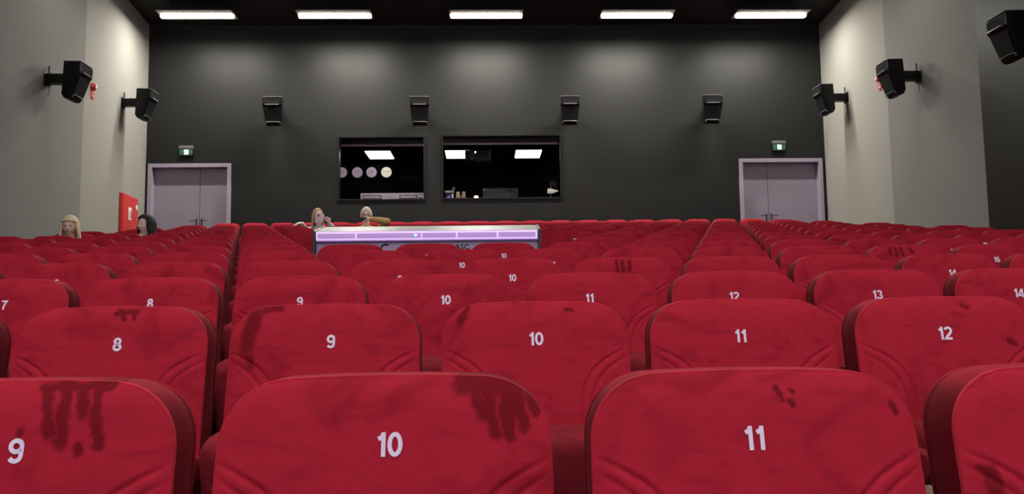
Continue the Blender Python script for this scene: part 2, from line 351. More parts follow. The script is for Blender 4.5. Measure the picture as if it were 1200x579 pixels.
def backrest_mesh(nu=150, nv=190):
    bm = bmesh.new(); cl = bm.verts.layers.float_color.new('panel'); G = []
    zs = []
    for j in range(nv+1):
        t = j/nv
        if t < .72: z = ZB+(ZT-RC-ZB)*(t/.72)
        else: z = ZT-RC+RC*sin((t-.72)/.28*PI/2)
        zs.append(z)
    for z in zs:
        W = hwid(z) if z < ZT-1e-6 else HW-RC
        row = []
        for i in range(nu+1):
            x = W*(2*i/nu-1)
            row.append(bm.verts.new((x, front_y(x, z) if 0 < i < nu and z < ZT-1e-6 else (z-ZT)*TAN, zarch(x, z))))
        G.append(row)
    for row in G:
        for v_ in row: v_[cl] = (0, 0, 0, 1)
    for j in range(nv):
        for i in range(nu): bm.faces.new((G[j][i], G[j][i+1], G[j+1][i+1], G[j+1][i]))
    loop = [G[j][0] for j in range(nv+1)]+G[nv][1:nu]+[G[j][nu] for j in range(nv, -1, -1)]+G[0][nu-1:0:-1]
    n = len(loop); P = [v.co.copy() for v in loop]; N = []
    for i in range(n):
        a, b = P[i-1], P[(i+1) % n]; t = Vector((b.x-a.x, 0, b.z-a.z)).normalized(); N.append(Vector((-t.z, 0, t.x)))
    prof = [(.0022, .0005), (.0038, .003), (.0038, .007), (.0008, .011), (.0018, .017), (.0035, .035), (.0042, .052), (.0030, .072), (.0005, .086), (.0028, .090), (.0015, .097), (-.008, .101)]
    prev = loop
    for off, dy in prof:
        cur = [bm.verts.new(P[i]+N[i]*off+Vector((0, dy, 0))) for i in range(n)]
        for i in range(n): bm.faces.new((prev[i], cur[i], cur[(i+1) % n], prev[(i+1) % n]))
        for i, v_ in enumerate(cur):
            side_shade = min(1, max(0, (abs(N[i].x)-.35)/.5))  # painted shade grows as the gusset turns sideways
            v_[cl] = (max(.3, side_shade) if dy > .010 else 0, .55 if dy in (.003, .007) else 0, 0, 1)
        prev = cur
    bm.faces.new(prev)
    return bm
def back_shell_mesh():
    bm = bmesh.new(); pts = []
    for j in range(30):
        z = .40+(ZT-.03-.40)*j/29; t = min(1, max(0, (z-(ZT-.12))/.09)); W = HW-.012-.09*(1-math.sqrt(max(0, 1-t*t))); pts.append((W, z))
    loop = [(x, z) for x, z in pts]+[(-x, z) for x, z in pts[::-1]]
    A = [bm.verts.new((x, (z-ZT)*TAN+.100, z)) for x, z in loop]; B = [bm.verts.new((x*.97, (z-ZT)*TAN+.122, z)) for x, z in loop]
    bm.faces.new(A); bm.faces.new(B[::-1]); n = len(A)
    for i in range(n): bm.faces.new((A[i], B[i], B[(i+1) % n], A[(i+1) % n]))
    return bm
def cushion_mesh(folded=True):
    bm = bmesh.new(); vs_ = box(bm, (0, 0, 0), (.455, .47, .12), .045, seg=4)
    for f in list(bm.faces):
        pass
    bmesh.ops.subdivide_edges(bm, edges=[e for e in bm.edges if e.calc_length() > .2], cuts=6, use_grid_fill=True)
    for v in bm.verts:
        k = max(0, 1-(v.co.x/.25)**4)*max(0, 1-(v.co.y/.235)**4)
        if v.co.z > .06: v.co.z += .02*k
        if v.co.z < -.06: v.co.z -= .006*k
    if folded:
        # seat surface turned against the back, underside facing the front
        R = Matrix.Rotation(math.radians(-101), 4, 'X')   # seat top (+z) -> towards +y (the backrest)
        bmesh.ops.rotate(bm, verts=bm.verts, cent=(0, 0, 0), matrix=Matrix.Rotation(math.radians(-79), 4, 'X') )
        bmesh.ops.translate(bm, verts=bm.verts, vec=(0, -.225, .443))
    else: bmesh.ops.translate(bm, verts=bm.verts, vec=(0, -.335, .40))
    return bm
def armrest_mesh():
    bm = bmesh.new(); prism(bm, [(-.46, .585), (-.465, .61), (-.44, .628), (-.30, .628), (-.115, .60), (-.105, .59), (-.105, .555), (-.43, .565)], -.022, .022, 'x'); bevel_all(bm, .007, 3); return bm
def armcap_mesh():
    bm = bmesh.new(); prism(bm, [(-.452, .30), (-.452, .562), (-.415, .560), (-.40, .30)], -.020, .020, 'x'); bevel_all(bm, .006, 2); return bm
def legframe_mesh():
    bm = bmesh.new(); prism(bm, [(-.40, .03), (-.40, .555), (-.03, .54), (-.06, .42), (-.10, .03)], -.010, .010, 'x'); box(bm, (0, -.24, .012), (.075, .42, .024), .005); return bm
seat_proto = thing('cinema_chair', None, 'cinema chair')
PR = {}
bmb = backrest_mesh()
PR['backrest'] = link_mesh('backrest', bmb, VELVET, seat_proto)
PR['back_shell'] = link_mesh('back_shell', back_shell_mesh(), BLACKPL, seat_proto)
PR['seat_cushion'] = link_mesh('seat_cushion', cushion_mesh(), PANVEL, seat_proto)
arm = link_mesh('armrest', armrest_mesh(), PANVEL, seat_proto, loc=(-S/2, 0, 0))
fr = link_mesh('side_frame', legframe_mesh(), DARKMET, seat_proto, loc=(-S/2, 0, 0))
cap = link_mesh('wooden_front', armcap_mesh(), WOOD, fr, loc=(0, 0, 0))
DOWN = link_mesh('seat_cushion', cushion_mesh(False), VELVET, seat_proto)
NUMS = {}
def arc(cx, cy, rx, ry, a0, a1, n=16): return [(cx+rx*cos(math.radians(a0+(a1-a0)*i/n)), cy+ry*sin(math.radians(a0+(a1-a0)*i/n))) for i in range(n+1)]
DG = {'0': [arc(.29, .5, .195, .415, 90, 450, 36)], '1': [[(.345, 1.0), (.345, 0)], [(.345, .90), (.25, .79), (.12, .73)]],
 '2': [arc(.29, .71, .20, .205, 165, -25, 18)+[(.40, .47), (.20, .26), (.105, .085), (.52, .085)]],
 '3': [arc(.28, .72, .185, .195, 160, -88, 18), arc(.28, .29, .205, .205, 88, -165, 18)],
 '4': [[(.43, 0), (.43, .97)], [(.40, .95), (.07, .31), (.07, .235), (.56, .235)]],
 '5': [[(.50, .915), (.15, .915), (.11, .50)]+arc(.28, .32, .205, .235, 135, -160, 20)],
 '6': [arc(.29, .31, .195, .225, 90, 450, 28), [(.48, .80)]+arc(.30, .70, .20, .215, 60, 180, 10)+[(.095, .33)]],
 '7': [[(.05, .915), (.50, .915), (.36, .66), (.27, .38), (.24, 0)]],
 '8': [arc(.29, .73, .17, .185, 90, 450, 28), arc(.29, .29, .205, .205, 90, 450, 28)],
 '9': [arc(.29, .69, .195, .225, 90, 450, 28), [(.10, .20)]+arc(.28, .30, .20, .215, 240, 360, 10)+[(.485, .67)]]}
def digits_bm(txt, H, w=.18):
    bm = bmesh.new(); AD = {'1': .50}; tw = sum(AD.get(c_, .70) for c_ in txt); xc = -tw/2
    for ci, ch in enumerate(txt):
        kx = 1 if ch == '1' else 1.18; off = xc; xc += AD.get(ch, .70)
        for st in DG[ch]:
            P = [Vector((off+p[0]*kx, p[1]-.5, 0)) for p in st]; closed = (P[0]-P[-1]).length < 1e-4
            if closed: P = P[:-1]
            n = len(P); L_ = []
            for i in range(n):
                a = P[(i-1) % n] if closed or i else P[0]; b = P[(i+1) % n] if closed or i < n-1 else P[-1]
                t1 = (P[i]-a).normalized() if (P[i]-a).length > 1e-6 else (b-P[i]).normalized(); t2 = (b-P[i]).normalized() if (b-P[i]).length > 1e-6 else t1
                t = (t1+t2).normalized(); nn = Vector((-t.y, t.x, 0)); k = w/2/max(.5, nn.dot(Vector((-t1.y, t1.x, 0))))
                L_.append((bm.verts.new((P[i]+nn*k)*H), bm.verts.new((P[i]-nn*k)*H)))
            for i in range(n if closed else n-1):
                a, b = L_[i], L_[(i+1) % n]; bm.faces.new((a[0], b[0], b[1], a[1]))
    return bm
def number_mesh(k):
    if k in NUMS: return NUMS[k]
    bm = digits_bm(str(k), .0345); zc = ZT-.0965
    bmesh.ops.subdivide_edges(bm, edges=[e for e in bm.edges if e.calc_length() > .01], cuts=2)
    for v in bm.verts:
        x, z = v.co.x, v.co.y+zc; v.co = Vector((x, front_y(x, z, False)-.0011, zarch(x, z)))
    bm.normal_update()
    if sum(f.normal.y*f.calc_area() for f in bm.faces) > 0: bmesh.ops.reverse_faces(bm, faces=bm.faces)
    # thread thickness
    g = bmesh.ops.extrude_face_region(bm, geom=list(bm.faces)); bmesh.ops.translate(bm, verts=[e for e in g['geom'] if isinstance(e, bmesh.types.BMVert)], vec=(0, -.0008, 0))
    m2 = bpy.data.meshes.new('seat_number'); bm.to_mesh(m2); bm.free(); m2.materials.append(NUMW); NUMS[k] = m2; return m2
# strokes rubbed into the pile on some backs, (row, number) -> capsules in seat coordinates
def C_(x, z, x2, z2, r): return (x, z, x2, z2, r)
MARKS = {
 (0, 10): [C_(.118, .968, .195, .962, .018), C_(.185, .955, .20, .945, .016), C_(.130, .97, .150, .920, .011), C_(.155, .96, .166, .893, .010), C_(.182, .96, .186, .890, .0105), C_(.200, .965, .208, .900, .010), C_(.218, .955, .228, .925, .009), C_(.19, .955, .20, .925, .014)],
 (0, 9): [C_(.05, .968, .15, .972, .008), C_(.055, .965, .072, .905, .009), C_(.085, .965, .088, .892, .011), C_(.110, .965, .118, .93, .010), C_(.118, .883, .119, .878, .0095), C_(.132, .965, .138, .905, .008), C_(.145, .895, .146, .888, .008), C_(.03, .91, .03, .905, .006)],
 (0, 11): [C_(.036, .955, .040, .93, .004), C_(.058, .95, .060, .947, .005), C_(.054, .928, .056, .925, .006), C_(.216, .925, .217, .915, .007)],
 (0, 12): [C_(-.215, .83, -.205, .79, .010)],
 (1, 9): [C_(-.185, .955, -.205, .87, .022), C_(-.16, .965, -.12, .97, .010), C_(-.195, .84, -.190, .825, .014)],
 (1, 10): [C_(-.18, .965, -.20, .93, .010), C_(.08, .955, .10, .955, .006)],
 (1, 8): [C_(.01, .965, .06, .965, .008), C_(.03, .96, .032, .94, .006), C_(.055, .96, .056, .945, .006)],
 (3, 11): [C_(-.03, .96, -.03, .90, .010), C_(.0, .96, .003, .89, .010), C_(.035, .96, .03, .91, .009)],
 (4, 15): [C_(-.11, .96, -.11, .92, .012), C_(-.075, .96, -.07, .91, .012), C_(-.04, .96, -.035, .92, .011), C_(.02, .96, .03, .93, .010)],

 (1, 12): [C_(.05, .955, .06, .95, .008), C_(.16, .86, .18, .85, .008)],

}
CONS = (6, -1.50, .60)                     # a gap in row seven where the console stands
PEOPLE_SEATS = {(9, 1), (10, 2), (13, 5), (12, 7)}
A_ODD, A_EVEN = -.2663, .2335
# small set-out differences between rows seen in the photograph (metres)
ROWDX = {0: -.005, 1: .0, 2: -.003}
NUMDX = {(0, 9): .028, (0, 10): .009, (0, 11): -.007, (1, 8): .024, (1, 9): .019, (1, 10): 0, (1, 11): -.011, (1, 12): -.013, (2, 7): .024, (2, 8): .004, (2, 9): .005, (2, 10): -.003, (2, 11): -.012, (2, 12): -.012, (2, 13): -.010, (2, 14): -.010}
WORDS = ['zero', 'one', 'two', 'three', 'four', 'five', 'six', 'seven', 'eight', 'nine', 'ten', 'eleven', 'twelve', 'thirteen', 'fourteen', 'fifteen', 'sixteen', 'seventeen', 'eighteen', 'nineteen', 'twenty']
SHOWN = {(0, 9), (0, 10), (0, 11), (1, 8), (1, 9), (1, 10), (1, 11), (1, 12), (2, 7), (2, 8), (2, 9), (2, 10), (2, 11), (2, 12), (2, 13), (2, 14), (3, 10), (3, 14), (4, 5), (4, 10), (4, 16), (5, 10), (5, 16)}
def ks_first_cut(ks): return min(t[0] for t in ks if t[4]) > 1
used = [False]; todo = []
count = 0
for n in range(NROW):
    ks = []
    for k in range(1, 21):
        x = ((A_ODD if n % 2 == 0 else A_EVEN)+k-10)*S+ROWDX.get(n, 0); y = Y0+n*D; z = n*STEP
        if n in (6, 7) and -1.75 < x < .70: continue
        pa = in_view(x-.27, y, z+.9); pb = in_view(x+.27, y, z+.9)
        vis = pa and pb and pb[0] > 2 and pa[0] < 1198
        near = pa and pb and pb[0] > -140 and pa[0] < 1340
        if not near: continue
        ks.append((k, x, y, z, vis, pa[0], pb[0]))
    nv = 0; nvis = sum(1 for t in ks if t[4])
    for (k, x, y, z, vis, xa, xb) in ks:
        if vis: nv += 1; count += 1
        rowname = 'nearest' if n == 0 else ('farthest' if n == NROW-1 else ORD[n+1])
        edge_ = xa < 0
        if vis: first_cut = ks_first_cut(ks)
        if not vis: lab = 'red velvet cinema chair numbered %s in the %s row, beyond the edge of view' % (WORDS[k], rowname)
        elif (n, k) in SHOWN: lab = 'red velvet cinema chair with white number %s (%d) in the %s row' % (WORDS[k], k, rowname)
        else: lab = 'red velvet cinema chair in the %s row, %s %sfrom the left' % (rowname, ORD[nv], 'in view ' if first_cut else '')
        if (n, k) in PEOPLE_SEATS: lab = {(9, 1): 'red velvet chair the blonde bobbed person sits in', (10, 2): 'red velvet chair the black haired person sits in', (13, 5): 'red velvet chair the person raising a pink phone sits in', (12, 7): 'red velvet chair the white haired person sits in'}[(n, k)]
        if not used[0]:
            root = seat_proto; parts = None
        else:
            root = bpy.data.objects.new('cinema_chair', None); root.empty_display_size = .1; C.objects.link(root)
        root.location = (x, y, z); root.rotation_euler = (0, 0, math.radians(random.uniform(-.7, .7)))
        tag(root, lab, 'cinema chair', 'red cinema chairs in rows')
        if used[0]:
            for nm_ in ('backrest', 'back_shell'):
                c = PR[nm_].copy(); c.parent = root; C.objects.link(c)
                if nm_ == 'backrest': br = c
            c = (DOWN if (n, k) in PEOPLE_SEATS else PR['seat_cushion']).copy(); c.parent = root; C.objects.link(c)
            a2 = arm.copy(); a2.parent = root; C.objects.link(a2)
            f2 = fr.copy(); f2.parent = root; C.objects.link(f2)
            c2 = cap.copy(); c2.parent = f2; C.objects.link(c2)
            if k == 20:
                a3 = arm.copy(); a3.parent = root; a3.location.x = S/2; C.objects.link(a3); f3 = fr.copy(); f3.parent = root; f3.location.x = S/2; C.objects.link(f3); c3 = cap.copy(); c3.parent = f3; C.objects.link(c3)
        else: br = PR['backrest']
        if (n, k) in MARKS: todo.append((n, k, br))
        if n < 12:
            t = bpy.data.objects.new('seat_number', number_mesh(k)); t.parent = root; C.objects.link(t); t.location.x = NUMDX.get((n, k), 0); t['label'] = 'white sewn seat number %d' % k
        used[0] = True
bpy.data.objects.remove(DOWN)
for n, k, br in todo:
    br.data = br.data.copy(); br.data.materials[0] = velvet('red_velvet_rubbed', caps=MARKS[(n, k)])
print('SEATS in view', count)
# ------------------------------------------------------------------ console among the rows
CZ = 6*STEP
con = thing('lighting_console_desk', 'long desk with pale sloping top and glowing lilac bar standing among the seats', 'desk', (-.48, 6.72, CZ))
X0, X1 = -.928, .926
LIL = mat('lilac_laminate', (.34, .27, .40), .4); PGREY = mat('pale_grey_laminate', (.52, .52, .50), .4)
LBAR = mat('lit_lilac_acrylic', (.85, .75, .9), .25, emit=(.74, .44, 1), es=.66, spec=.6)
LSLOT = mat('dim_lilac_slot', (.42, .28, .52), .3, emit=(.52, .30, .74), es=.5)
b = bmesh.new(); prism(b, [(.02, 0), (.02, 1.73-CZ), (.62, 1.73-CZ), (.62, 0)], X0+.012, X1-.012, 'x'); bevel_all(b, .006); link_mesh('cabinet', b, LIL, con)
b = bmesh.new(); prism(b, [(-.005, 1.812-CZ), (-.005, 1.822-CZ), (.38, 1.903-CZ), (.64, 1.903-CZ), (.64, 1.885-CZ), (.39, 1.885-CZ)], X0+.012, X1-.012, 'x'); bevel_all(b, .003); link_mesh('sloping_top', b, PGREY, con)
b = bmesh.new(); prism(b, [(0.004, 1.732-CZ), (0.004, 1.811-CZ), (.39, 1.882-CZ), (.62, 1.882-CZ), (.62, 1.732-CZ)], X0+.014, X1-.014, 'x'); hood = link_mesh('desk_body', b, LIL, con)
for sx in (X0, X1):
    b = bmesh.new(); prism(b, [(-.02, 0.0), (-.02, 1.825-CZ), (.38, 1.908-CZ), (.65, 1.908-CZ), (.65, 0.0)], sx-.011, sx+.011, 'x'); bevel_all(b, .004); link_mesh('end_panel', b, BLACKPL, con)
LB = bmesh.new(); zc = 1.779-CZ
box(LB, ((X0+X1)/2, -.012, zc), (X1-X0-.04, .03, .072), .004)
bar = link_mesh('light_bar', LB, LBAR, con)
segs = [(X0+.035, -.590+.0), (-.572, -.05), (-.04, .235), (.25, .57), (.585, X1-.035)]
for a, c in segs:
    link_mesh('slot', bx(((a+c)/2, -.0285, zc+.000), (c-a, .003, .040), .0008), LSLOT, bar)
cb = bmesh.new(); cyl(cb, (-.095, -.028, zc+.002), (-.095, -.034, zc+.002), .011); link_mesh('indicator', cb, mat('teal_indicator', (.1, .8, .8), .3, emit=(.35, 1, .95), es=1.3), bar)
for s_, size, x_, z_, bold in (('C', .11, -.355, 1.672, .0015), ('ASC', .062, .285, 1.683, .001)):
    me = text_mesh(s_, size, bold); bm = bmesh.new(); bm.from_mesh(me); bpy.data.meshes.remove(me)
    g = bmesh.ops.extrude_face_region(bm, geom=list(bm.faces)); bmesh.ops.translate(bm, verts=[e for e in g['geom'] if isinstance(e, bmesh.types.BMVert)], vec=(0, 0, .002))
    link_mesh('lettering', bm, BLACKPL, con, smooth=False, loc=(x_, .0185, z_-CZ), rot=(PI/2, 0, 0))
# ------------------------------------------------------------------ speakers
def speaker_parts(root, bracket_len=.16, back=False):
    # local: front towards -Y, wall plate at y=+bracket_len+.13
    def xs(z): return .205 if z > .10 else .205-.045*(.10-z)/.40
    prof = [(.04, .27), (.04, -.25), (-.01, -.315), (-.10, -.325), (-.13, -.285), (-.215, .055), (-.245, .09), (-.245, .24), (-.20, .27)]
    bm = bmesh.new(); A = []; B = []
    for (y, z) in prof:
        w_ = xs(z)*(.84 if y > .0 else 1); A.append(bm.verts.new((-w_, y, z))); B.append(bm.verts.new((w_, y, z)))
    n = len(prof)
    for i in range(n): bm.faces.new((A[i], A[(i+1) % n], B[(i+1) % n], B[i]))
    # side panels with ridge
    for L_ in (A, B): bm.faces.new(L_)
    bevel_all(bm, .014, 2)
    cab = link_mesh('cabinet', bm, SPK, root)
    # horn: recessed funnel
    hb = bmesh.new(); O = [(-.17, -.2475, .225), (.17, -.2475, .225), (.14, -.2475, .105), (-.14, -.2475, .105)]; I_ = [(-.07, -.16, .19), (.07, -.16, .19), (.07, -.16, .135), (-.07, -.16, .135)]
    O2 = [(x*1.07, -.249, .165+(z-.165)*1.12) for x, _, z in O]
    O3 = [(x*1.07, -.243, .165+(z-.165)*1.12) for x, _, z in O]
    R_ = [[hb.verts.new(p) for p in q] for q in (O3, O2, O, )]
    # shallow funnel standing proud of the baffle so its mouth stays open
    R_.append([hb.verts.new((x*.55, -.2462, .165+(z-.165)*.55)) for x, _, z in O])
    for a_, b_ in zip(R_, R_[1:]):
        for i in range(4): hb.faces.new((a_[i], a_[(i+1) % 4], b_[(i+1) % 4], b_[i]))
    hb.faces.new(R_[-1]); link_mesh('horn', hb, GRILLE, cab)
    link_mesh('horn_lip', bx((0, -.262, .098), (.27, .045, .016), .006), LIP, cab)
    link_mesh('top_lid', bx((0, -.223, .268), (.405, .045, .012), .005), LIP, root)
    g = bmesh.new(); V = [g.verts.new(p) for p in ((-.175, -.2215, .045), (.175, -.2215, .045), (.150, -.152, -.235), (-.150, -.152, -.235))]; W_ = [g.verts.new((v.co.x*.97, v.co.y-.010, v.co.z)) for v in V]
    g.faces.new(V); g.faces.new(W_)
    for i in range(4): g.faces.new((V[i], V[(i+1) % 4], W_[(i+1) % 4], W_[i]))
    link_mesh('woofer_grille', g, GRILLE, root)
    l = bmesh.new(); tube(l, [(-.15, -.142, -.30), (-.152, -.158, -.262), (-.13, -.165, -.250), (.13, -.165, -.250), (.152, -.158, -.262), (.15, -.142, -.30)], .006)
    link_mesh('logo_rail', l, LIP, root)
def speaker(loc, yaw, tilt, label, brk=.18, mount_yaw=None, group='wall loudspeakers', side_mount=0):
    """loc = centre of cabinet; the bracket reaches from the cabinet back to the wall"""
    root = thing('wall_loudspeaker', label, 'loudspeaker', loc, (0, 0, yaw), group)
    sub = bpy.data.objects.new('cab_pivot', None)
    if spk_protos.get('p') is None:
        before = set(C.objects.keys()); speaker_parts(root); spk_protos['p'] = [o for o in root.children]
        ps = list(root.children)
    else:
        ps = []
        for c in spk_protos['p']:
            k = c.copy(); k.parent = root; C.objects.link(k); ps.append(k)
            for g in c.children:
                g2 = g.copy(); g2.parent = k; C.objects.link(g2)
    for p in ps: p.rotation_euler = (tilt, 0, 0)
    bpy.data.objects.remove(sub)
    return root
spk_protos = {}
def bracket(root, wall_dist, wall_ang, slab=(.15, .15)):
    """wall_ang: direction in the speaker's own frame pointing to the wall"""
    d = Vector((sin(wall_ang), cos(wall_ang), 0))
    R = Matrix.Rotation(-wall_ang, 4, 'Z')
    bm = bmesh.new(); box(bm, (0, .06+(wall_dist-.07)/2+.0, .02), (slab[0], wall_dist-.06, slab[1]), .008)
    bmesh.ops.rotate(bm, verts=bm.verts, cent=(0, 0, 0), matrix=R.to_3x3()); br = link_mesh('bracket', bm, SPK, root)
    bm = bmesh.new(); box(bm, (0, wall_dist-.008, .02), (.20, .014, .20), .003); cyl(bm, (.0, wall_dist-.03, .12), (.0, wall_dist-.03, .20), .012); cyl(bm, (0, wall_dist-.03, .20), (0, wall_dist-.03, .24), .018, .008)
    bmesh.ops.rotate(bm, verts=bm.verts, cent=(0, 0, 0), matrix=R.to_3x3()); link_mesh('wall_plate', bm, DARKMET, br)
    bm = bmesh.new(); tube(bm, [(.03, wall_dist-.03, -.05), (.032, wall_dist-.025, -.16), (.028, wall_dist-.012, -.24)], .005)
    bmesh.ops.rotate(bm, verts=bm.verts, cent=(0, 0, 0), matrix=R.to_3x3()); link_mesh('cable', bm, BLACKPL, br)
TILT = math.radians(4)
for i, (x, z) in enumerate(((-4.47, 5.60), (-1.375, 5.59), (1.825, 5.59), (4.90, 5.60))):
    s_ = speaker((x, YB-.36, z), 0, TILT, 'black loudspeaker on the back wall, %s of the four' % ['leftmost', 'second from the left', 'third from the left', 'rightmost'][i])
    bracket(s_, .355, 0)
def side_speaker(wp, side, label, turn=0.0, dist=.37):
    """wp = point on the wall, side=-1 left wall / +1 right"""
    nrm = Vector((-side, -.08, 0)).normalized()
    c = Vector(wp)+nrm*dist
    yaw = (PI/2 if side < 0 else -PI/2)+(-side)*(-turn)     # front normal (-Y local) turned to face into the hall
    s_ = speaker(c, yaw, TILT, label)
    to_wall = Vector((side, .0, 0))
    loc = Matrix.Rotation(-yaw, 3, 'Z') @ to_wall
    bracket(s_, dist-.012, math.atan2(loc.x, loc.y))
side_speaker((-6.875, 12.79, 4.93), -1, 'black loudspeaker on the mid grey panel of the left wall', .0)
side_speaker((-7.165, 16.10, 5.46), -1, 'black loudspeaker on the pale panel of the left wall', .0)
side_speaker((7.205, 13.04, 5.01), 1, 'black loudspeaker on the mid grey panel of the right wall', .0)
side_speaker((7.425, 16.20, 5.53), 1, 'black loudspeaker on the pale panel of the right wall', .0)
side_speaker((7.05, 9.80, 4.56), 1, 'black loudspeaker cut by the top right corner on the charcoal wall', .0)
# ------------------------------------------------------------------ exit signs, alarms, red cabinet
GREENE = mat('lit_exit_panel', (.03, .10, .07), .4, emit=(.03, .13, .10), es=.12)
PICT = mat('lit_pictogram', (.9, .95, .9), .4, emit=(.75, 1, .88), es=1.1)
SIGNG = mat('sign_case_grey', (.12, .12, .12), .5)
for x, z, side in ((-6.43, 4.81, 'left'), (6.48, 4.84, 'right')):
    r = thing('exit_sign', 'small lit exit sign with a running figure above the %s lilac door' % side, 'exit sign', (x, YB, z))
    link_mesh('case', bx((0, -.035, .095), (.30, .07, .07), .006), SIGNG, r)
    link_mesh('case_body', bx((0, -.03, -.02), (.30, .055, .16), .006), BLACKPL, r)
    link_mesh('sign_panel', bx((0, -.0595, -.015), (.27, .004, .12), .001), GREENE, r)
    bm = bmesh.new()
    box(bm, (.005, -.0635, -.015), (.085, .003, .10), .0006); link_mesh('white_field', bm, PICT, r)
    bm = bmesh.new()     # running figure
    cyl(bm, (.012, -.066, .020), (.012, -.069, .020), .009, seg=14)
    for a, b_, w_ in (((.008, .008), (-.004, -.022), .014), ((-.004, -.022), (.018, -.036), .008), ((.018, -.036), (.014, -.058), .007), ((-.004, -.022), (-.020, -.042), .008), ((-.020, -.042), (-.036, -.040), .007), ((.008, .006), (.028, -.006), .006), ((.006, .006), (-.016, .0), .006), ((-.016, 0), (-.022, -.016), .006)):
        tube(bm, [(a[0], -.0675, a[1]), (b_[0], -.0675, b_[1])], w_/2, 6)
    link_mesh('running_figure', bm, mat('sign_green', (.01, .22, .09), .5), r)
def alarm(x, y, z, side, label):
    r = thing('fire_alarm_sounder', label, 'fire alarm', (x, y, z), (0, 0, PI/2 if side < 0 else -PI/2))
    bm = bmesh.new(); cyl(bm, (0, 0, .0), (0, -.03, .0), .075, seg=28); cyl(bm, (0, -.03, 0), (0, -.075, 0), .062, .045, seg=28); link_mesh('sounder', bm, RED, r)
    bm = bmesh.new(); cyl(bm, (0, -.075, 0), (0, -.085, 0), .022, seg=20); tube(bm, [(.035*cos(t), -.078, .035*sin(t)) for t in [k*PI/8 for k in range(17)]], .003, 6); link_mesh('grille_ring', bm, WHITE, r)
    link_mesh('sign_plate', bx((0.0, -.008, -.155), (.10, .012, .12), .003), RED, r)
    bm = bmesh.new(); box(bm, (-.012, -.0155, -.15), (.012, .003, .05)); box(bm, (.018, -.0155, -.165), (.03, .003, .012)); link_mesh('sign_mark', bm, WHITE, r)
alarm(-7.000, 14.50, 5.34, -1, 'round red fire alarm sounder with red plate on the left wall')
alarm(7.302, 14.52, 5.45, 1, 'round red fire alarm sounder with red plate on the right wall')
# red cabinet on the pale left panel
wd = Vector((BL[0]-L1[0], BL[1]-L1[1], 0)).normalized(); ang = math.atan2(wd.y, wd.x)
pc = Vector((-7.192, 16.49, 2.70))
hc = thing('fire_hose_cabinet', 'red fire hose cabinet with a white pictogram on the left wall', 'fire cabinet', pc, (0, 0, ang))
# local x along wall, -y into the room
link_mesh('case', bx((0, -.03, .42), (.92, .07, 1.13), .008), RED, hc)
dr = link_mesh('cabinet_door', bx((0, -.070, .42), (.88, .012, 1.09), .004), RED, hc)
link_mesh('pictogram', bx((-.04, -.078, .62), (.17, .003, .25), .001), WHITE, dr)
bm = bmesh.new(); tube(bm, [(-.075+.0, -.0805, .56), (-.05, -.0805, .60), (-.085, -.0805, .64), (-.03, -.0805, .66), (.01, -.0805, .62), (-.01, -.0805, .57), (.02, -.0805, .54)], .009, 6); cyl(bm, (.0, -.079, .69), (.0, -.082, .69), .018, seg=16)
link_mesh('pictogram_mark', bm, RED, dr)
bm = bmesh.new(); cyl(bm, (.36, -.076, .80), (.36, -.081, .80), .055, seg=24); link_mesh('round_sticker', bm, WHITE, dr)
link_mesh('cabinet_handle', bx((.40, -.085, .42), (.02, .025, .09), .005), STEEL, dr)
# ------------------------------------------------------------------ booth contents
for i, (x, y, w_) in enumerate(((-2.585, 19.9, .60), (-.66, 19.9, .60), (1.065, 19.9, .62))):
    r = thing('ceiling_panel_light', 'glowing flat ceiling panel %s' % ['seen through the left booth window', 'at the left edge of the right booth window', 'in the right half of the right booth window'][i], 'ceiling light', (x, y, 5.30), group='panel lights in the projection booth')
    link_mesh('frame', bx((0, 0, -.085), (w_+.03, .93, .03), .004), SIGNG, r)
    link_mesh('lit_panel', bx((0, 0, -.104), (w_, .90, .012), .003), PANEL, r)
    for sx in (-.2, .2):
        rd = bmesh.new(); cyl(rd, (sx, 0, 0), (sx, 0, -.075), .004, seg=6); link_mesh('hanging_rod', rd, DARKMET, r)
CLOCK = mat('clock_face', (.62, .48, .58), .5, emit=(.62, .46, .56), es=.30); CLOCKW = mat('clock_face_bright', (.8, .75, .62), .5, emit=(.95, .88, .70), es=.55)
cbt = thing('equipment_cabinet', 'tall dark cabinet with four round pinkish dials in the left booth window', 'cabinet', (-3.05, 20.1, 2.6))
link_mesh('case', bx((0, 0, 1.17), (1.65, .44, 2.34), .008), mat('dark_board', (.003, .003, .003), .8, spec=.05), cbt, smooth=False)
for i, x in enumerate((-3.50, -3.125, -2.779, -2.416)):
    bm = bmesh.new(); cyl(bm, (x+3.05, -.215, 2.16), (x+3.05, -.245, 2.16), .135, seg=36); dl_ = link_mesh('dial', bm, BLACKPL, cbt)
    bm = bmesh.new(); cyl(bm, (x+3.05, -.243, 2.16), (x+3.05, -.249, 2.16), .125, seg=36); link_mesh('dial_face', bm, CLOCKW if i == 3 else CLOCK, dl_)
    X_, Z_ = x+3.05, 2.16
    bm = bmesh.new()
    if i < 3: tube(bm, [(X_+.045, -.252, Z_+.05), (X_, -.252, Z_), (X_-.05, -.252, Z_+.035)], .006, 6)
    else: box(bm, (X_, -.251, Z_+.02), (.18, .003, .012))
    link_mesh('hand', bm, mat('dark_mauve', (.12, .07, .10) if i < 3 else (.3, .25, .2), .5), dl_)
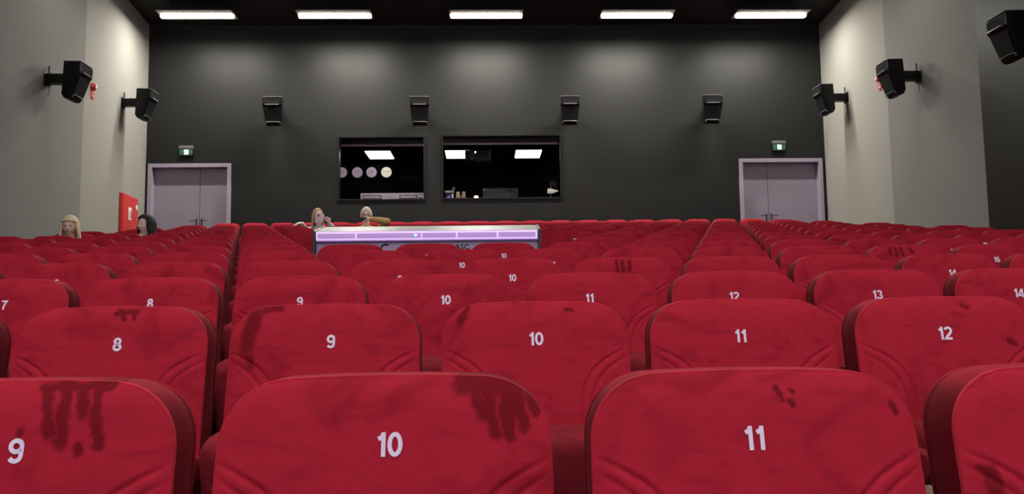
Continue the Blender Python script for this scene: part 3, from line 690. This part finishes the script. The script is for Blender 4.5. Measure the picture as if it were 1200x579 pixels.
# booth counter
ct_ = thing('booth_counter', 'dark counter under the booth windows', 'counter', (-.8, 18.34, 2.6))
link_mesh('worktop', bx((0, 0, 1.135), (5.6, .78, .05), .006), BK, ct_, smooth=False)
for sx in (-2.7, 0, 2.7): link_mesh('leg_panel', bx((sx, .03, .555), (.05, .66, 1.11), .004), BK, ct_, smooth=False)
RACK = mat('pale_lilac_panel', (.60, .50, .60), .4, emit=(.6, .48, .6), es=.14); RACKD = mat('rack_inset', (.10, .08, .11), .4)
r = thing('audio_rack_unit', 'pale lilac rack unit lying on the counter in the left booth window', 'rack unit', (-2.077, 18.28, 3.76))
link_mesh('case', bx((0, 0, .105), (1.40, .30, .20), .006), RACK, r)
for x, w_ in ((-.445, .42), (.36, .40)):
    p_ = link_mesh('inset', bx((x, -.152, .11), (w_, .006, .10), .002), RACKD, r)
    link_mesh('inset_strip', bx((x, -.157, .115), (w_-.05, .004, .045), .001), RACK, p_)
me = text_mesh('~~~~~', .05, .001); bm = bmesh.new(); bm.from_mesh(me); link_mesh('engraved_line', bm, RACKD, r, smooth=False, loc=(-.02, -.1535, .12), rot=(PI/2, 0, 0))
link_mesh('socket', bx((.63, -.154, .075), (.075, .008, .05), .002), BLACKPL, r)
bm = bmesh.new(); cyl(bm, (.655, -.150, .165), (.655, -.158, .165), .012, seg=12); link_mesh('knob', bm, BLACKPL, r)
# projector hanging
r = thing('ceiling_projector', 'dark projector hanging in the right booth window with a small white light', 'projector', (-.17, 18.75, 5.30))
b = bmesh.new(); box(b, (0, 0, -.40), (.58, .42, .22), .02); link_mesh('case', b, mat('projector_grey', (.025, .019, .028), .5, spec=.15), r)
b = bmesh.new(); cyl(b, (-.12, -.21, -.42), (-.12, -.28, -.42), .06, seg=24); link_mesh('lens', b, BLACKPL, r)
b = bmesh.new(); cyl(b, (0, 0, 0), (0, 0, -.29), .025); box(b, (0, 0, -.28), (.25, .2, .02), .004); link_mesh('ceiling_mount', b, DARKMET, r)
b = bmesh.new(); cyl(b, (-.05, -.212, -.335), (-.05, -.216, -.335), .017, seg=12); link_mesh('indicator', b, mat('white_indicator', (1, 1, 1), .4, emit=(1, .93, 1), es=3), r)
b = bmesh.new()
for q in range(7): cyl(b, (-.06+.05*q, -.17, -.52-(q % 2)*.02), (-.03+.05*q, -.17, -.50), .008, seg=8)
link_mesh('cable_plugs', b, mat('plug_grey', (.25, .22, .24), .4), r)
b = bmesh.new(); box(b, (.285, -.212, -.39), (.012, .006, .28)); link_mesh('edge_trim', b, LIP, r)
# small camera
r = thing('small_camera', 'small white bodied camera with a violet lens in the right booth window', 'camera', (-.815, 18.15, 3.76))
b = bmesh.new(); box(b, (0, 0, .085), (.15, .14, .17), .02); link_mesh('body', b, mat('camera_dark', (.08, .07, .1), .4), r)
link_mesh('white_hood', bx((.01, -.02, .215), (.20, .17, .045), .012), WHITE, r)
link_mesh('antenna', bx((.10, 0, .275), (.05, .05, .12), .012, Matrix.Rotation(.3, 3, 'Y')), mat('hood_grey', (.35, .32, .34), .5), r)
b = bmesh.new(); cyl(b, (0, -.07, .09), (0, -.10, .09), .055, seg=24); ln = link_mesh('lens_barrel', b, BLACKPL, r)
b = bmesh.new(); cyl(b, (0, -.101, .09), (0, -.105, .09), .036, seg=24); link_mesh('lens_glass', b, mat('violet_glass', (.15, .1, .6), .1, emit=(.25, .18, .9), es=.5), ln)
link_mesh('side_plate', bx((.085, -.03, .09), (.03, .1, .17), .006), WHITE, r)
# beige rolls
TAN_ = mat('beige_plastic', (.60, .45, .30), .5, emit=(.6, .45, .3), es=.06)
r = thing('tape_dispenser', 'beige H-shaped block standing on the booth counter', 'block', (-.548, 18.15, 3.76))
for sx in (-.065, .065):
    b = bmesh.new(); box(b, (sx, 0, .11), (.075, .10, .22), .012); link_mesh('upright', b, TAN_, r)
link_mesh('cross_block', bx((0, 0, .105), (.08, .08, .08), .008), mat('brown_core', (.35, .22, .13), .6), r)
# tiny lamp
r = thing('pilot_lamp', 'tiny warm white bulb shining at the sill of the right booth window', 'lamp', (-.205, 18.10, 3.76))
b = bmesh.new(); cyl(b, (0, 0, 0), (0, 0, .05), .03, .02); link_mesh('base', b, BLACKPL, r)
b = bmesh.new(); bmesh.ops.create_uvsphere(b, u_segments=20, v_segments=12, radius=.042, matrix=Matrix.Translation((0, 0, .085))); link_mesh('bulb', b, mat('lit_bulb', (1, 1, 1), .4, emit=(1, .86, .62), es=5), r)
b = bmesh.new(); bmesh.ops.create_uvsphere(b, u_segments=12, v_segments=8, radius=.017, matrix=Matrix.Translation((.055, -.03, .02))); link_mesh('pilot_light', b, mat('lit_small_bulb', (1, 1, 1), .4, emit=(1, .8, .5), es=2.5), r)
# monitor
r = thing('monitor', 'dark switched-off monitor on the booth counter in the right window', 'monitor', (.34, 18.35, 3.76))
b = bmesh.new(); box(b, (0, 0, .20), (.82, .03, .30), .008); link_mesh('screen_frame', b, mat('monitor_bezel', (.008, .008, .009), .5, spec=.1), r)
link_mesh('display', bx((0, -.017, .20), (.78, .004, .26), .001), mat('black_glass', (.003, .003, .004), .25), r)
b = bmesh.new(); box(b, (0, .03, .05), (.06, .03, .10), .004); box(b, (0, .03, .006), (.3, .18, .012), .004); link_mesh('stand', b, BLACKPL, r)
# desk lamp
r = thing('desk_lamp', 'white shaded lamp on a thin pole at the right edge of the booth window', 'lamp', (1.48, 18.3, 3.76))
b = bmesh.new(); cyl(b, (0, 0, 0), (0, 0, .02), .07, seg=24); cyl(b, (0, 0, .02), (.01, 0, .42), .009, seg=10); link_mesh('pole', b, STEEL, r)
b = bmesh.new(); cyl(b, (-.07, -.02, .25), (.05, -.02, .245), .055, .050, seg=24); cyl(b, (.05, -.02, .245), (.17, -.02, .25), .045, .008, seg=24); link_mesh('lamp_shade', b, mat('cream_shade', (.85, .80, .70), .5, emit=(.85, .78, .68), es=.35), r)
b = bmesh.new(); box(b, (.07, .02, .42), (.16, .08, .13), .02); cyl(b, (.1, 0, .36), (.1, -.09, .36), .03); link_mesh('dark_head', b, BLACKPL, r)
# ------------------------------------------------------------------ people
SKIN = mat('skin', (.90, .60, .50), .5, spec=.3, var=(25, .06))
SKINP = mat('skin_pale', (.95, .68, .60), .5, spec=.3, var=(25, .06))
def head_bm(bm, M, fem=True):
    r = bmesh.ops.create_icosphere(bm, subdivisions=5, radius=1); V = r['verts']
    for v in V:
        x, y, z = v.co; X, Y, Z = x*.074, y*.095, z*.118
        if z < 0:
            X *= 1-.42*(-z)**1.6
            if y > 0: Y *= 1-.45*(-z)**1.1
            else: Y *= 1-.10*(-z)**2
        fr_ = max(0, -y)
        def g(cx, cz, sx, sz): return math.exp(-((X-cx)/sx)**2-((Z-cz)/sz)**2)*fr_
        Y -= .020*g(0, -.030, .011, .016)+.012*g(0, -.008, .008, .026)+.006*g(0, -.062, .022, .009)+.007*g(0, -.100, .020, .014)+.004*g(0, .018, .05, .010)
        Y += .009*(g(.030, .002, .015, .010)+g(-.030, .002, .015, .010))+.004*g(0, -.052, .02, .005)
        X += (.004 if X > 0 else -.004)*math.exp(-((Z+.025)/.02)**2)*fr_*(1 if abs(X) > .03 else 0)
        v.co = Vector((X, Y, Z))
    bmesh.ops.transform(bm, matrix=M, verts=V)
    for s in (-1, 1):
        r = bmesh.ops.create_icosphere(bm, subdivisions=3, radius=1)
        for v in r['verts']: v.co = Vector((v.co.x*.010, v.co.y*.019+.005*v.co.z, v.co.z*.030))
        bmesh.ops.transform(bm, matrix=M @ Matrix.Translation((s*.076, .008, -.012)) @ Matrix.Rotation(s*.25, 4, 'Z'), verts=r['verts'])
def skin_chain_mesh(nodes, edges, sub=2):
    """closed tapering limbs along the skeleton's edges, fused afterwards into one surface"""
    bm = bmesh.new()
    def rr(n): return n[3] if isinstance(n[3], (tuple, list)) else (n[3], n[3])
    for a, b in edges:
        A, B = nodes[a], nodes[b]; pa, pb = Vector(A[:3]), Vector(B[:3]); d = pb-pa; L_ = max(d.length, 1e-5); d = d/L_
        ref = Vector((1, 0, 0)) if abs(d.x) < .8 else Vector((0, 1, 0))
        u = (ref-d*ref.dot(d)).normalized(); v = d.cross(u); ra, rb = rr(A), rr(B); rings = []
        seg = 20; ma, mb = min(ra), min(rb)
        def ring(c, k, r): rings.append([bm.verts.new(c+u*(r[0]*k*cos(2*PI*i/seg))+v*(r[1]*k*sin(2*PI*i/seg))) for i in range(seg)])
        for q in (75, 50, 25): t = math.radians(q); ring(pa-d*ma*sin(t), cos(t), ra)
        for q in range(5): t = q/4; ring(pa+d*L_*t, 1, (ra[0]+(rb[0]-ra[0])*t, ra[1]+(rb[1]-ra[1])*t))
        for q in (25, 50, 75): t = math.radians(q); ring(pb+d*mb*sin(t), cos(t), rb)
        for P, Q in zip(rings, rings[1:]):
            for i in range(seg): bm.faces.new((P[i], P[(i+1) % seg], Q[(i+1) % seg], Q[i]))
        bm.faces.new(rings[0][::-1]); bm.faces.new(rings[-1])
    bmesh.ops.recalc_face_normals(bm, faces=bm.faces)
    me = bpy.data.meshes.new('limbs'); bm.to_mesh(me); bm.free(); return me
def fused(meshes, voxel):
    bm = bmesh.new()
    for m in meshes: bm.from_mesh(m); 
    me = bpy.data.meshes.new('f'); bm.to_mesh(me); bm.free()
    o = bpy.data.objects.new('f', me); C.objects.link(o)
    r = o.modifiers.new('r', 'REMESH'); r.mode = 'VOXEL'; r.voxel_size = voxel; r.use_smooth_shade = True
    s = o.modifiers.new('sm', 'SMOOTH'); s.factor = .5; s.iterations = 5
    bpy.context.view_layer.update()
    out = bpy.data.meshes.new_from_object(o.evaluated_get(bpy.context.evaluated_depsgraph_get()))
    bpy.data.objects.remove(o); bpy.data.meshes.remove(me)
    bm = bmesh.new(); bm.from_mesh(out); seen = set(); isl = []
    for v in bm.verts:
        if v.index in seen: continue
        st = [v]; seen.add(v.index); g = []
        while st:
            q = st.pop(); g.append(q)
            for e in q.link_edges:
                o2 = e.other_vert(q)
                if o2.index not in seen: seen.add(o2.index); st.append(o2)
        isl.append(g)
    print('islands', sorted([len(g) for g in isl])[-4:])
    isl.sort(key=len); [bmesh.ops.delete(bm, geom=g, context='VERTS') for g in isl[:-1]]
    bm.to_mesh(out); bm.free()
    for p in out.polygons: p.use_smooth = True
    return out
def hand_nodes(w, d, up, curl=.5, side=1, s=1.0):
    """wrist w, direction d, back-of-hand normal up -> list of chains for palm, four fingers and thumb"""
    w = Vector(w); d = Vector(d).normalized(); up = Vector(up); up = (up-d*up.dot(d)).normalized(); x = d.cross(up)*side
    ch = [[(w, .025*s), (w+d*.045*s, .024*s), (w+d*.078*s, .022*s)]]
    for a in (-.026, 0, .026): ch.append([(w+d*.02*s, .02*s), (w+d*.075*s+x*a*s, .014*s)])
    for k, (a, L_) in enumerate(((-.032, .064), (-.011, .078), (.011, .072), (.031, .056))):
        p = w+d*.078*s+x*a*s; dd = d.copy(); c = [(w+d*.05*s+x*a*.8*s, .011*s), (p, .0100*s)]; an = 0
        for q, f in enumerate((.42, .32, .26)):
            an += curl*(.5+.35*q); dd = (d*cos(an)-up*sin(an)+x*(a*1.6 if an < .7 else 0)).normalized(); p = p+dd*L_*f*1.15*s; c.append((p.copy(), (.0092-.0008*q)*s))
        ch.append(c)
    p = w+d*.022*s-x*.022*s; c = [(p, .013*s)]
    for q, f in enumerate((.034, .030, .024)):
        dd = (d*(.62+.12*q)-x*(.75-.22*q)-up*(.25+.2*curl)).normalized(); p = p+dd*f*s; c.append((p.copy(), (.0115-.001*q)*s))
    ch.append(c); return ch
def chains_to_meshes(chs):
    out = []
    for c in chs: out.append(skin_chain_mesh([(*p, r) for p, r in c], [(i, i+1) for i in range(len(c)-1)], 1))
    return out
def person(loc, rotz, label, top, head_off=(0, -.02), yaw=0, tilt=0, roll=0, skin=SKIN, shoulders=.175, armR=None, armL=None, hands=None, shirt=None, trousers=None, hair=None, glasses=False, sitY=-.26):
    """seated figure facing local -Y; top = height of the crown above the floor. armR/armL = (elbow, wrist)"""
    root = thing('person', label, 'person', loc, (0, 0, rotz))
    hx, hy = head_off; hc_ = Vector((hx, hy, top-.120)); nb = Vector((hx*.7, hy+.035, top-.305))
    ch_ = Vector((hx*.5, (hy+.04+sitY)/2+.02, top-.44)); wa = Vector((hx*.2, sitY+.02, .68)); pe = Vector((0, sitY, .60))
    shL = nb+Vector((shoulders, .0, -.055)); shR = nb+Vector((-shoulders, .0, -.055))
    aL = armL or ((shoulders+.07, sitY-.02, .70), (shoulders-.02, sitY-.20, .62)); aR = armR or ((-shoulders-.07, sitY-.02, .70), (-shoulders+.02, sitY-.20, .62))
    N = [(*pe, (.155, .12)), (*wa, (.14, .105)), (*ch_, (.155, .115)), (*(nb-Vector((0, 0, .03))), (.085, .075)), (*nb, .052), (*(hc_-Vector((0, -.012, .07))), .050)]
    E = [(0, 1), (1, 2), (2, 3), (3, 4), (4, 5)]
    def add(pr, *pts):
        for p in pts: N.append(p); E.append((pr, len(N)-1)); pr = len(N)-1
        return pr
    for s, sh, (el, wr) in ((1, shL, aL), (-1, shR, aR)):
        el = Vector(el); wr = Vector(wr)
        add(3, (*(nb+(sh-nb)*.5-Vector((0, 0, .03))), .062), (*sh, .056), (*((sh+el)/2), .046), (*el, .040), (*((el+wr)/2), .036), (*wr, .027))
        add(0, (s*.085, sitY-.03, .60, .085), (s*.10, sitY-.17, .585, .075), (s*.11, -.645, .57, .060), (s*.11, -.63, .32, .052), (s*.11, -.61, .11, .038), (s*.115, -.70, .055, .036), (s*.12, -.77, .045, .028))
    bodym = skin_chain_mesh(N, E, 2)
    hb = bmesh.new(); M = Matrix.Translation(hc_) @ Matrix.Rotation(yaw, 4, 'Z') @ Matrix.Rotation(tilt, 4, 'X') @ Matrix.Rotation(roll, 4, 'Y')
    head_bm(hb, M); hm = bpy.data.meshes.new('h'); hb.to_mesh(hm); hb.free()
    ms = [bodym, hm]
    dl = (Vector(aL[1])-Vector(aL[0])).normalized(); dr_ = (Vector(aR[1])-Vector(aR[0])).normalized()
    H = {'L': (dl, (0, 0, 1), .6), 'R': (dr_, (0, 0, 1), .6)}
    if hands: H.update(hands)
    for key, a in (('L', aL), ('R', aR)):
        d, u, cu = H[key]; ms += chains_to_meshes(hand_nodes(a[1], d, u, cu, 1 if key == 'L' else -1, .95))
    me = fused(ms, .0056); me.name = 'body'; me.materials.append(skin)
    b = bpy.data.objects.new('body', me); C.objects.link(b); b.parent = root
    # clothing: shells that follow the same skeleton
    N2 = []; E2 = []
    keep = [i for i, n in enumerate(N) if i <= 4 or (n[2] > .0 and i > 5)]
    legs = set(); arms = set(); idx = 6
    for s in (1, -1):
        arms |= set(range(idx, idx+6)); idx += 6; legs |= set(range(idx, idx+7)); idx += 7
    def sub(ids, grow, trim=None):
        mp = {}; nn = []
        for i in sorted(ids):
            n = list(N[i]); r = n[3]; r = (r[0]+grow, r[1]+grow) if isinstance(r, tuple) else r+grow; mp[i] = len(nn); nn.append((n[0], n[1], n[2], r))
        if trim: trim(nn, mp)
        return skin_chain_mesh(nn, [(mp[a], mp[c]) for a, c in E if a in mp and c in mp], 2)
    def trim_top(nn, mp):
        for i in (4,):
            if i in mp: p = Vector(nn[mp[3]][:3])*.45+Vector(nn[mp[4]][:3])*.55; nn[mp[4]] = (*p, .062)
        for base in (6, 19):
            w_ = base+5
            a_ = Vector(nn[mp[w_-1]][:3]); c_ = Vector(nn[mp[w_]][:3]); nn[mp[w_]] = (*(a_+(c_-a_)*.86), .036)
    t = fused([sub({0, 1, 2, 3, 4} | arms, .011, trim_top)], .008); t.materials.append(shirt); so = bpy.data.objects.new('jacket', t); C.objects.link(so); so.parent = root
    legtrim = {i for i in legs if N[i][2] > .08}
    t = fused([sub({0} | legtrim, .010)], .008); t.materials.append(trousers); so = bpy.data.objects.new('trousers', t); C.objects.link(so); so.parent = root
    for s in (1, -1):
        bm = bmesh.new(); box(bm, (s*.118, -.705, .045), (.088, .25, .075), .03, seg=3); link_mesh('shoe', bm, BLACKPL, root)
    # face
    def on(p): return M @ Vector(p)
    for s in (-1, 1):
        bm = bmesh.new(); bmesh.ops.create_uvsphere(bm, u_segments=14, v_segments=10, radius=1, matrix=Matrix.Translation(on((s*.029, -.081, .003))) @ Matrix.Rotation(yaw, 4, 'Z') @ Matrix.Diagonal((.0125, .006, .0075, 1))); link_mesh('eye', bm, EYEM, root)
        bm = bmesh.new(); bmesh.ops.create_uvsphere(bm, u_segments=12, v_segments=8, radius=1, matrix=Matrix.Translation(on((s*.030, -.0855, .021))) @ Matrix.Rotation(yaw, 4, 'Z') @ Matrix.Diagonal((.018, .005, .004, 1))); link_mesh('eyebrow', bm, hair[0], root)
    bm = bmesh.new(); bmesh.ops.create_uvsphere(bm, u_segments=14, v_segments=8, radius=1, matrix=Matrix.Translation(on((0, -.0955, -.0600))) @ Matrix.Rotation(yaw, 4, 'Z') @ Matrix.Diagonal((.023, .006, .006, 1))); link_mesh('lips', bm, LIPM, root)
    if glasses:
        bm = bmesh.new()
        for s in (-1, 1):
            tube(bm, [on((s*.031+.021*cos(a), -.100, .001+.016*sin(a))) for a in [k*PI/8 for k in range(17)]], .0018, 6); tube(bm, [on((s*.052, -.100, .004)), on((s*.077, -.02, .006))], .0018, 6)
        tube(bm, [on((-.010, -.102, .004)), on((.010, -.102, .004))], .0018, 6); link_mesh('glasses', bm, DARKMET, root)
    # hair
    hm_, style = hair
    bm = bmesh.new(); nphi = 96; L_ = 26
    def hp(ph, t, shell):
        # ph 0 = front; t 0 crown .. 1 tip
        side = abs((ph+PI) % (2*PI)-PI)/PI       # 0 front, 1 back
        front = style['front']; ln_ = style['len']
        if side < style['open']: th_end = front+(style['open_add'])*(side/style['open'])**2; drop = 0
        else:
            k = min(1, (side-style['open'])/.07); th_end = front+style['open_add']+(PI/2-front-style['open_add'])*k; drop = ln_*k*(1 if side < .75 else style.get('backlen', 1))
        tot = th_end; arc = tot*.118; full = arc+drop; s_ = t*full
        wob = 1+.025*sin(ph*17+2*sin(ph*5))*t+.02*noise.noise(Vector((ph*3, t*4, 3)))
        gr = style['vol']*shell
        if s_ <= arc or drop == 0:
            th = th_end*(s_/arc if arc else 0) if drop else th_end*t
            rx, ry, rz = (.078+gr)*wob, (.099+gr)*wob, .121+gr*.8
            return Vector((sin(th)*sin(ph)*rx, -sin(th)*cos(ph)*ry+.004, cos(th)*rz))
        ex = s_-arc; fl = style.get('flare', 0)*ex/max(.01, ln_)
        tuck = .25*(ex/.20)**2 if cos(ph) < 0 else .0
        return Vector((sin(ph)*(.078+gr)*wob*(1+fl), (-cos(ph)*(.099+gr)*wob)*(1-tuck*.6)+.004, -ex))
    outer = []; inner = []
    for i in range(nphi):
        ph = 2*PI*i/nphi
        outer.append([bm.verts.new(M @ hp(ph, j/L_, 1)) for j in range(1, L_+1)]); inner.append([bm.verts.new(M @ hp(ph, j/L_, .15)) for j in range(1, L_+1)])
    ct = bm.verts.new(M @ hp(0, 0, 1)); ci = bm.verts.new(M @ hp(0, 0, .15))
    for i in range(nphi):
        a, b2 = outer[i], outer[(i+1) % nphi]; c, d2 = inner[i], inner[(i+1) % nphi]
        bm.faces.new((ct, a[0], b2[0])); bm.faces.new((ci, d2[0], c[0]))
        for j in range(L_-1): bm.faces.new((a[j], a[j+1], b2[j+1], b2[j])); bm.faces.new((c[j], d2[j], d2[j+1], c[j+1]))
        bm.faces.new((a[-1], c[-1], d2[-1], b2[-1]))
    link_mesh('hair', bm, hm_, root)
    return root
def hairmat(name, c1, c2):
    m = mat(name, c1, .6, spec=.2); nt = m.node_tree; b = nt.nodes['Principled BSDF']
    tc = nt.nodes.new('ShaderNodeTexCoord'); mp = nt.nodes.new('ShaderNodeMapping'); mp.inputs['Scale'].default_value = (1, 1, .12); nz = nt.nodes.new('ShaderNodeTexNoise'); nz.inputs['Scale'].default_value = 160
    nt.links.new(tc.outputs['Object'], mp.inputs[0]); nt.links.new(mp.outputs[0], nz.inputs['Vector'])
    mx = nt.nodes.new('ShaderNodeMix'); mx.data_type = 'RGBA'; mx.inputs[6].default_value = (*c1, 1); mx.inputs[7].default_value = (*c2, 1); nt.links.new(nz.outputs['Fac'], mx.inputs[0]); nt.links.new(mx.outputs[2], b.inputs['Base Color'])
    bp = nt.nodes.new('ShaderNodeBump'); bp.inputs['Strength'].default_value = .5; bp.inputs['Distance'].default_value = .003; nt.links.new(nz.outputs['Fac'], bp.inputs['Height']); nt.links.new(bp.outputs[0], b.inputs['Normal'])
    return m
EYEM = mat('eye_dark', (.05, .035, .03), .2); LIPM = mat('lip_red', (.5, .14, .14), .4)
BLOND = hairmat('blonde_hair', (.55, .40, .20), (.95, .85, .60)); BLACKH = hairmat('black_hair', (.010, .008, .009), (.03, .025, .025)); LBROWN = hairmat('light_brown_hair', (.30, .18, .09), (.62, .44, .26)); WHITEH = hairmat('white_hair', (.62, .58, .48), (.95, .92, .82))
def seat_pos(n, k): return (((A_ODD if n % 2 == 0 else A_EVEN)+k-10)*S, Y0+n*D, n*STEP)
DKC = mat('dark_navy_cloth', (.03, .03, .045), .9); LTC = mat('pale_grey_knit', (.55, .58, .58), .9); KHA = mat('ochre_knit', (.66, .48, .20), .95, bump=(60, .9), var=(30, .4)); REDC = mat('dark_wine_knit', (.16, .02, .03), .9)
JEAN = mat('dark_denim', (.03, .04, .07), .9)
BOB = dict(front=1.08, open=.35, open_add=.10, len=.135, vol=.024, flare=.12)
# blonde person
sp = seat_pos(9, 1)
person(sp, 0, 'person with blonde shoulder-length bob and fringe sitting by the left wall, looking at the camera', 1.160, head_off=(-4.855-sp[0], -.16), yaw=.16, tilt=.05, skin=SKIN, shirt=REDC, trousers=JEAN, hair=(BLOND, BOB), sitY=-.30)
sp = seat_pos(10, 2)
person(sp, 0, 'person with black hair in profile facing left, sitting in front of the left door', 1.155, head_off=(-4.375-sp[0], -.16), yaw=-.62, tilt=-.02, skin=SKINP, shirt=DKC, trousers=JEAN, hair=(BLACKH, dict(front=.80, open=.34, open_add=.25, len=.12, vol=.034, flare=.12)), sitY=-.30)
sp = seat_pos(13, 5); wx = -2.765-sp[0]
ph_w = Vector((-2.655-sp[0], -.33, .985))
person(sp, 0, 'person with long light brown hair holding a pink phone up before the face', 1.235, head_off=(wx, -.14), yaw=.35, tilt=.08, skin=SKINP, shirt=LTC, trousers=JEAN, hair=(LBROWN, dict(front=.62, open=.26, open_add=.25, len=.20, vol=.014, flare=.10)), sitY=-.28,
       armL=((wx+.30, -.30, .86), (ph_w.x+.125, -.345, .955)), armR=((wx-.11, -.52, .82), (wx-.13, -.70, .925)),
       hands={'L': (Vector((-.45, 0, .9)), (0.35, .95, 0), .8), 'R': (Vector((-.6, -.6, -.10)), (0, 0, 1), .4)})
ph = thing('mobile_phone', 'pale pink mobile phone held up in front of the light brown haired person', 'phone', Vector(sp)+Vector((wx+.070, -.345, 1.045)), (0, math.radians(16), .15))
link_mesh('case', bx((0, 0, 0), (.125, .012, .165), .009), mat('pale_pink_plastic', (.80, .58, .72), .3), ph)
bm = bmesh.new(); box(bm, (-.028, -.008, .045), (.036, .006, .044), .004); cmp_ = link_mesh('camera_bump', bm, mat('phone_bump', (.5, .36, .45), .3), ph)
bm = bmesh.new(); cyl(bm, (-.028, -.011, .055), (-.028, -.014, .055), .012, seg=16); cyl(bm, (-.028, -.011, .034), (-.028, -.014, .034), .008, seg=16); link_mesh('lens', bm, BLACKPL, cmp_)
sp = seat_pos(12, 7); wx = -1.80-sp[0]
person(sp, 0, 'person with short white hair and glasses, ochre sleeved arm raised in front', 1.222, head_off=(wx, -.34), yaw=.10, tilt=.10, skin=SKINP, shoulders=.19, shirt=KHA, trousers=DKC, hair=(WHITEH, dict(front=.98, open=.30, open_add=.25, len=.012, vol=.010, flare=0)), glasses=True, sitY=-.30,
       armL=((wx+.36, -.72, .955), (wx+.12, -.77, .990)), armR=((wx-.26, -.46, .78), (wx-.10, -.66, .76)),
       hands={'L': (Vector((-.9, -.1, .15)), (0, -.2, 1), .9)})
bh = thing('handheld_camera', 'small dark device held under the chin of the white haired person', 'device', Vector(sp)+Vector((wx+.035, -.80, .985)))
link_mesh('case', bx((0, 0, 0), (.085, .035, .055), .008), BLACKPL, bh)
bm = bmesh.new(); cyl(bm, (-.01, -.016, 0), (-.01, -.032, 0), .018, seg=16); link_mesh('lens', bm, DARKMET, bh)
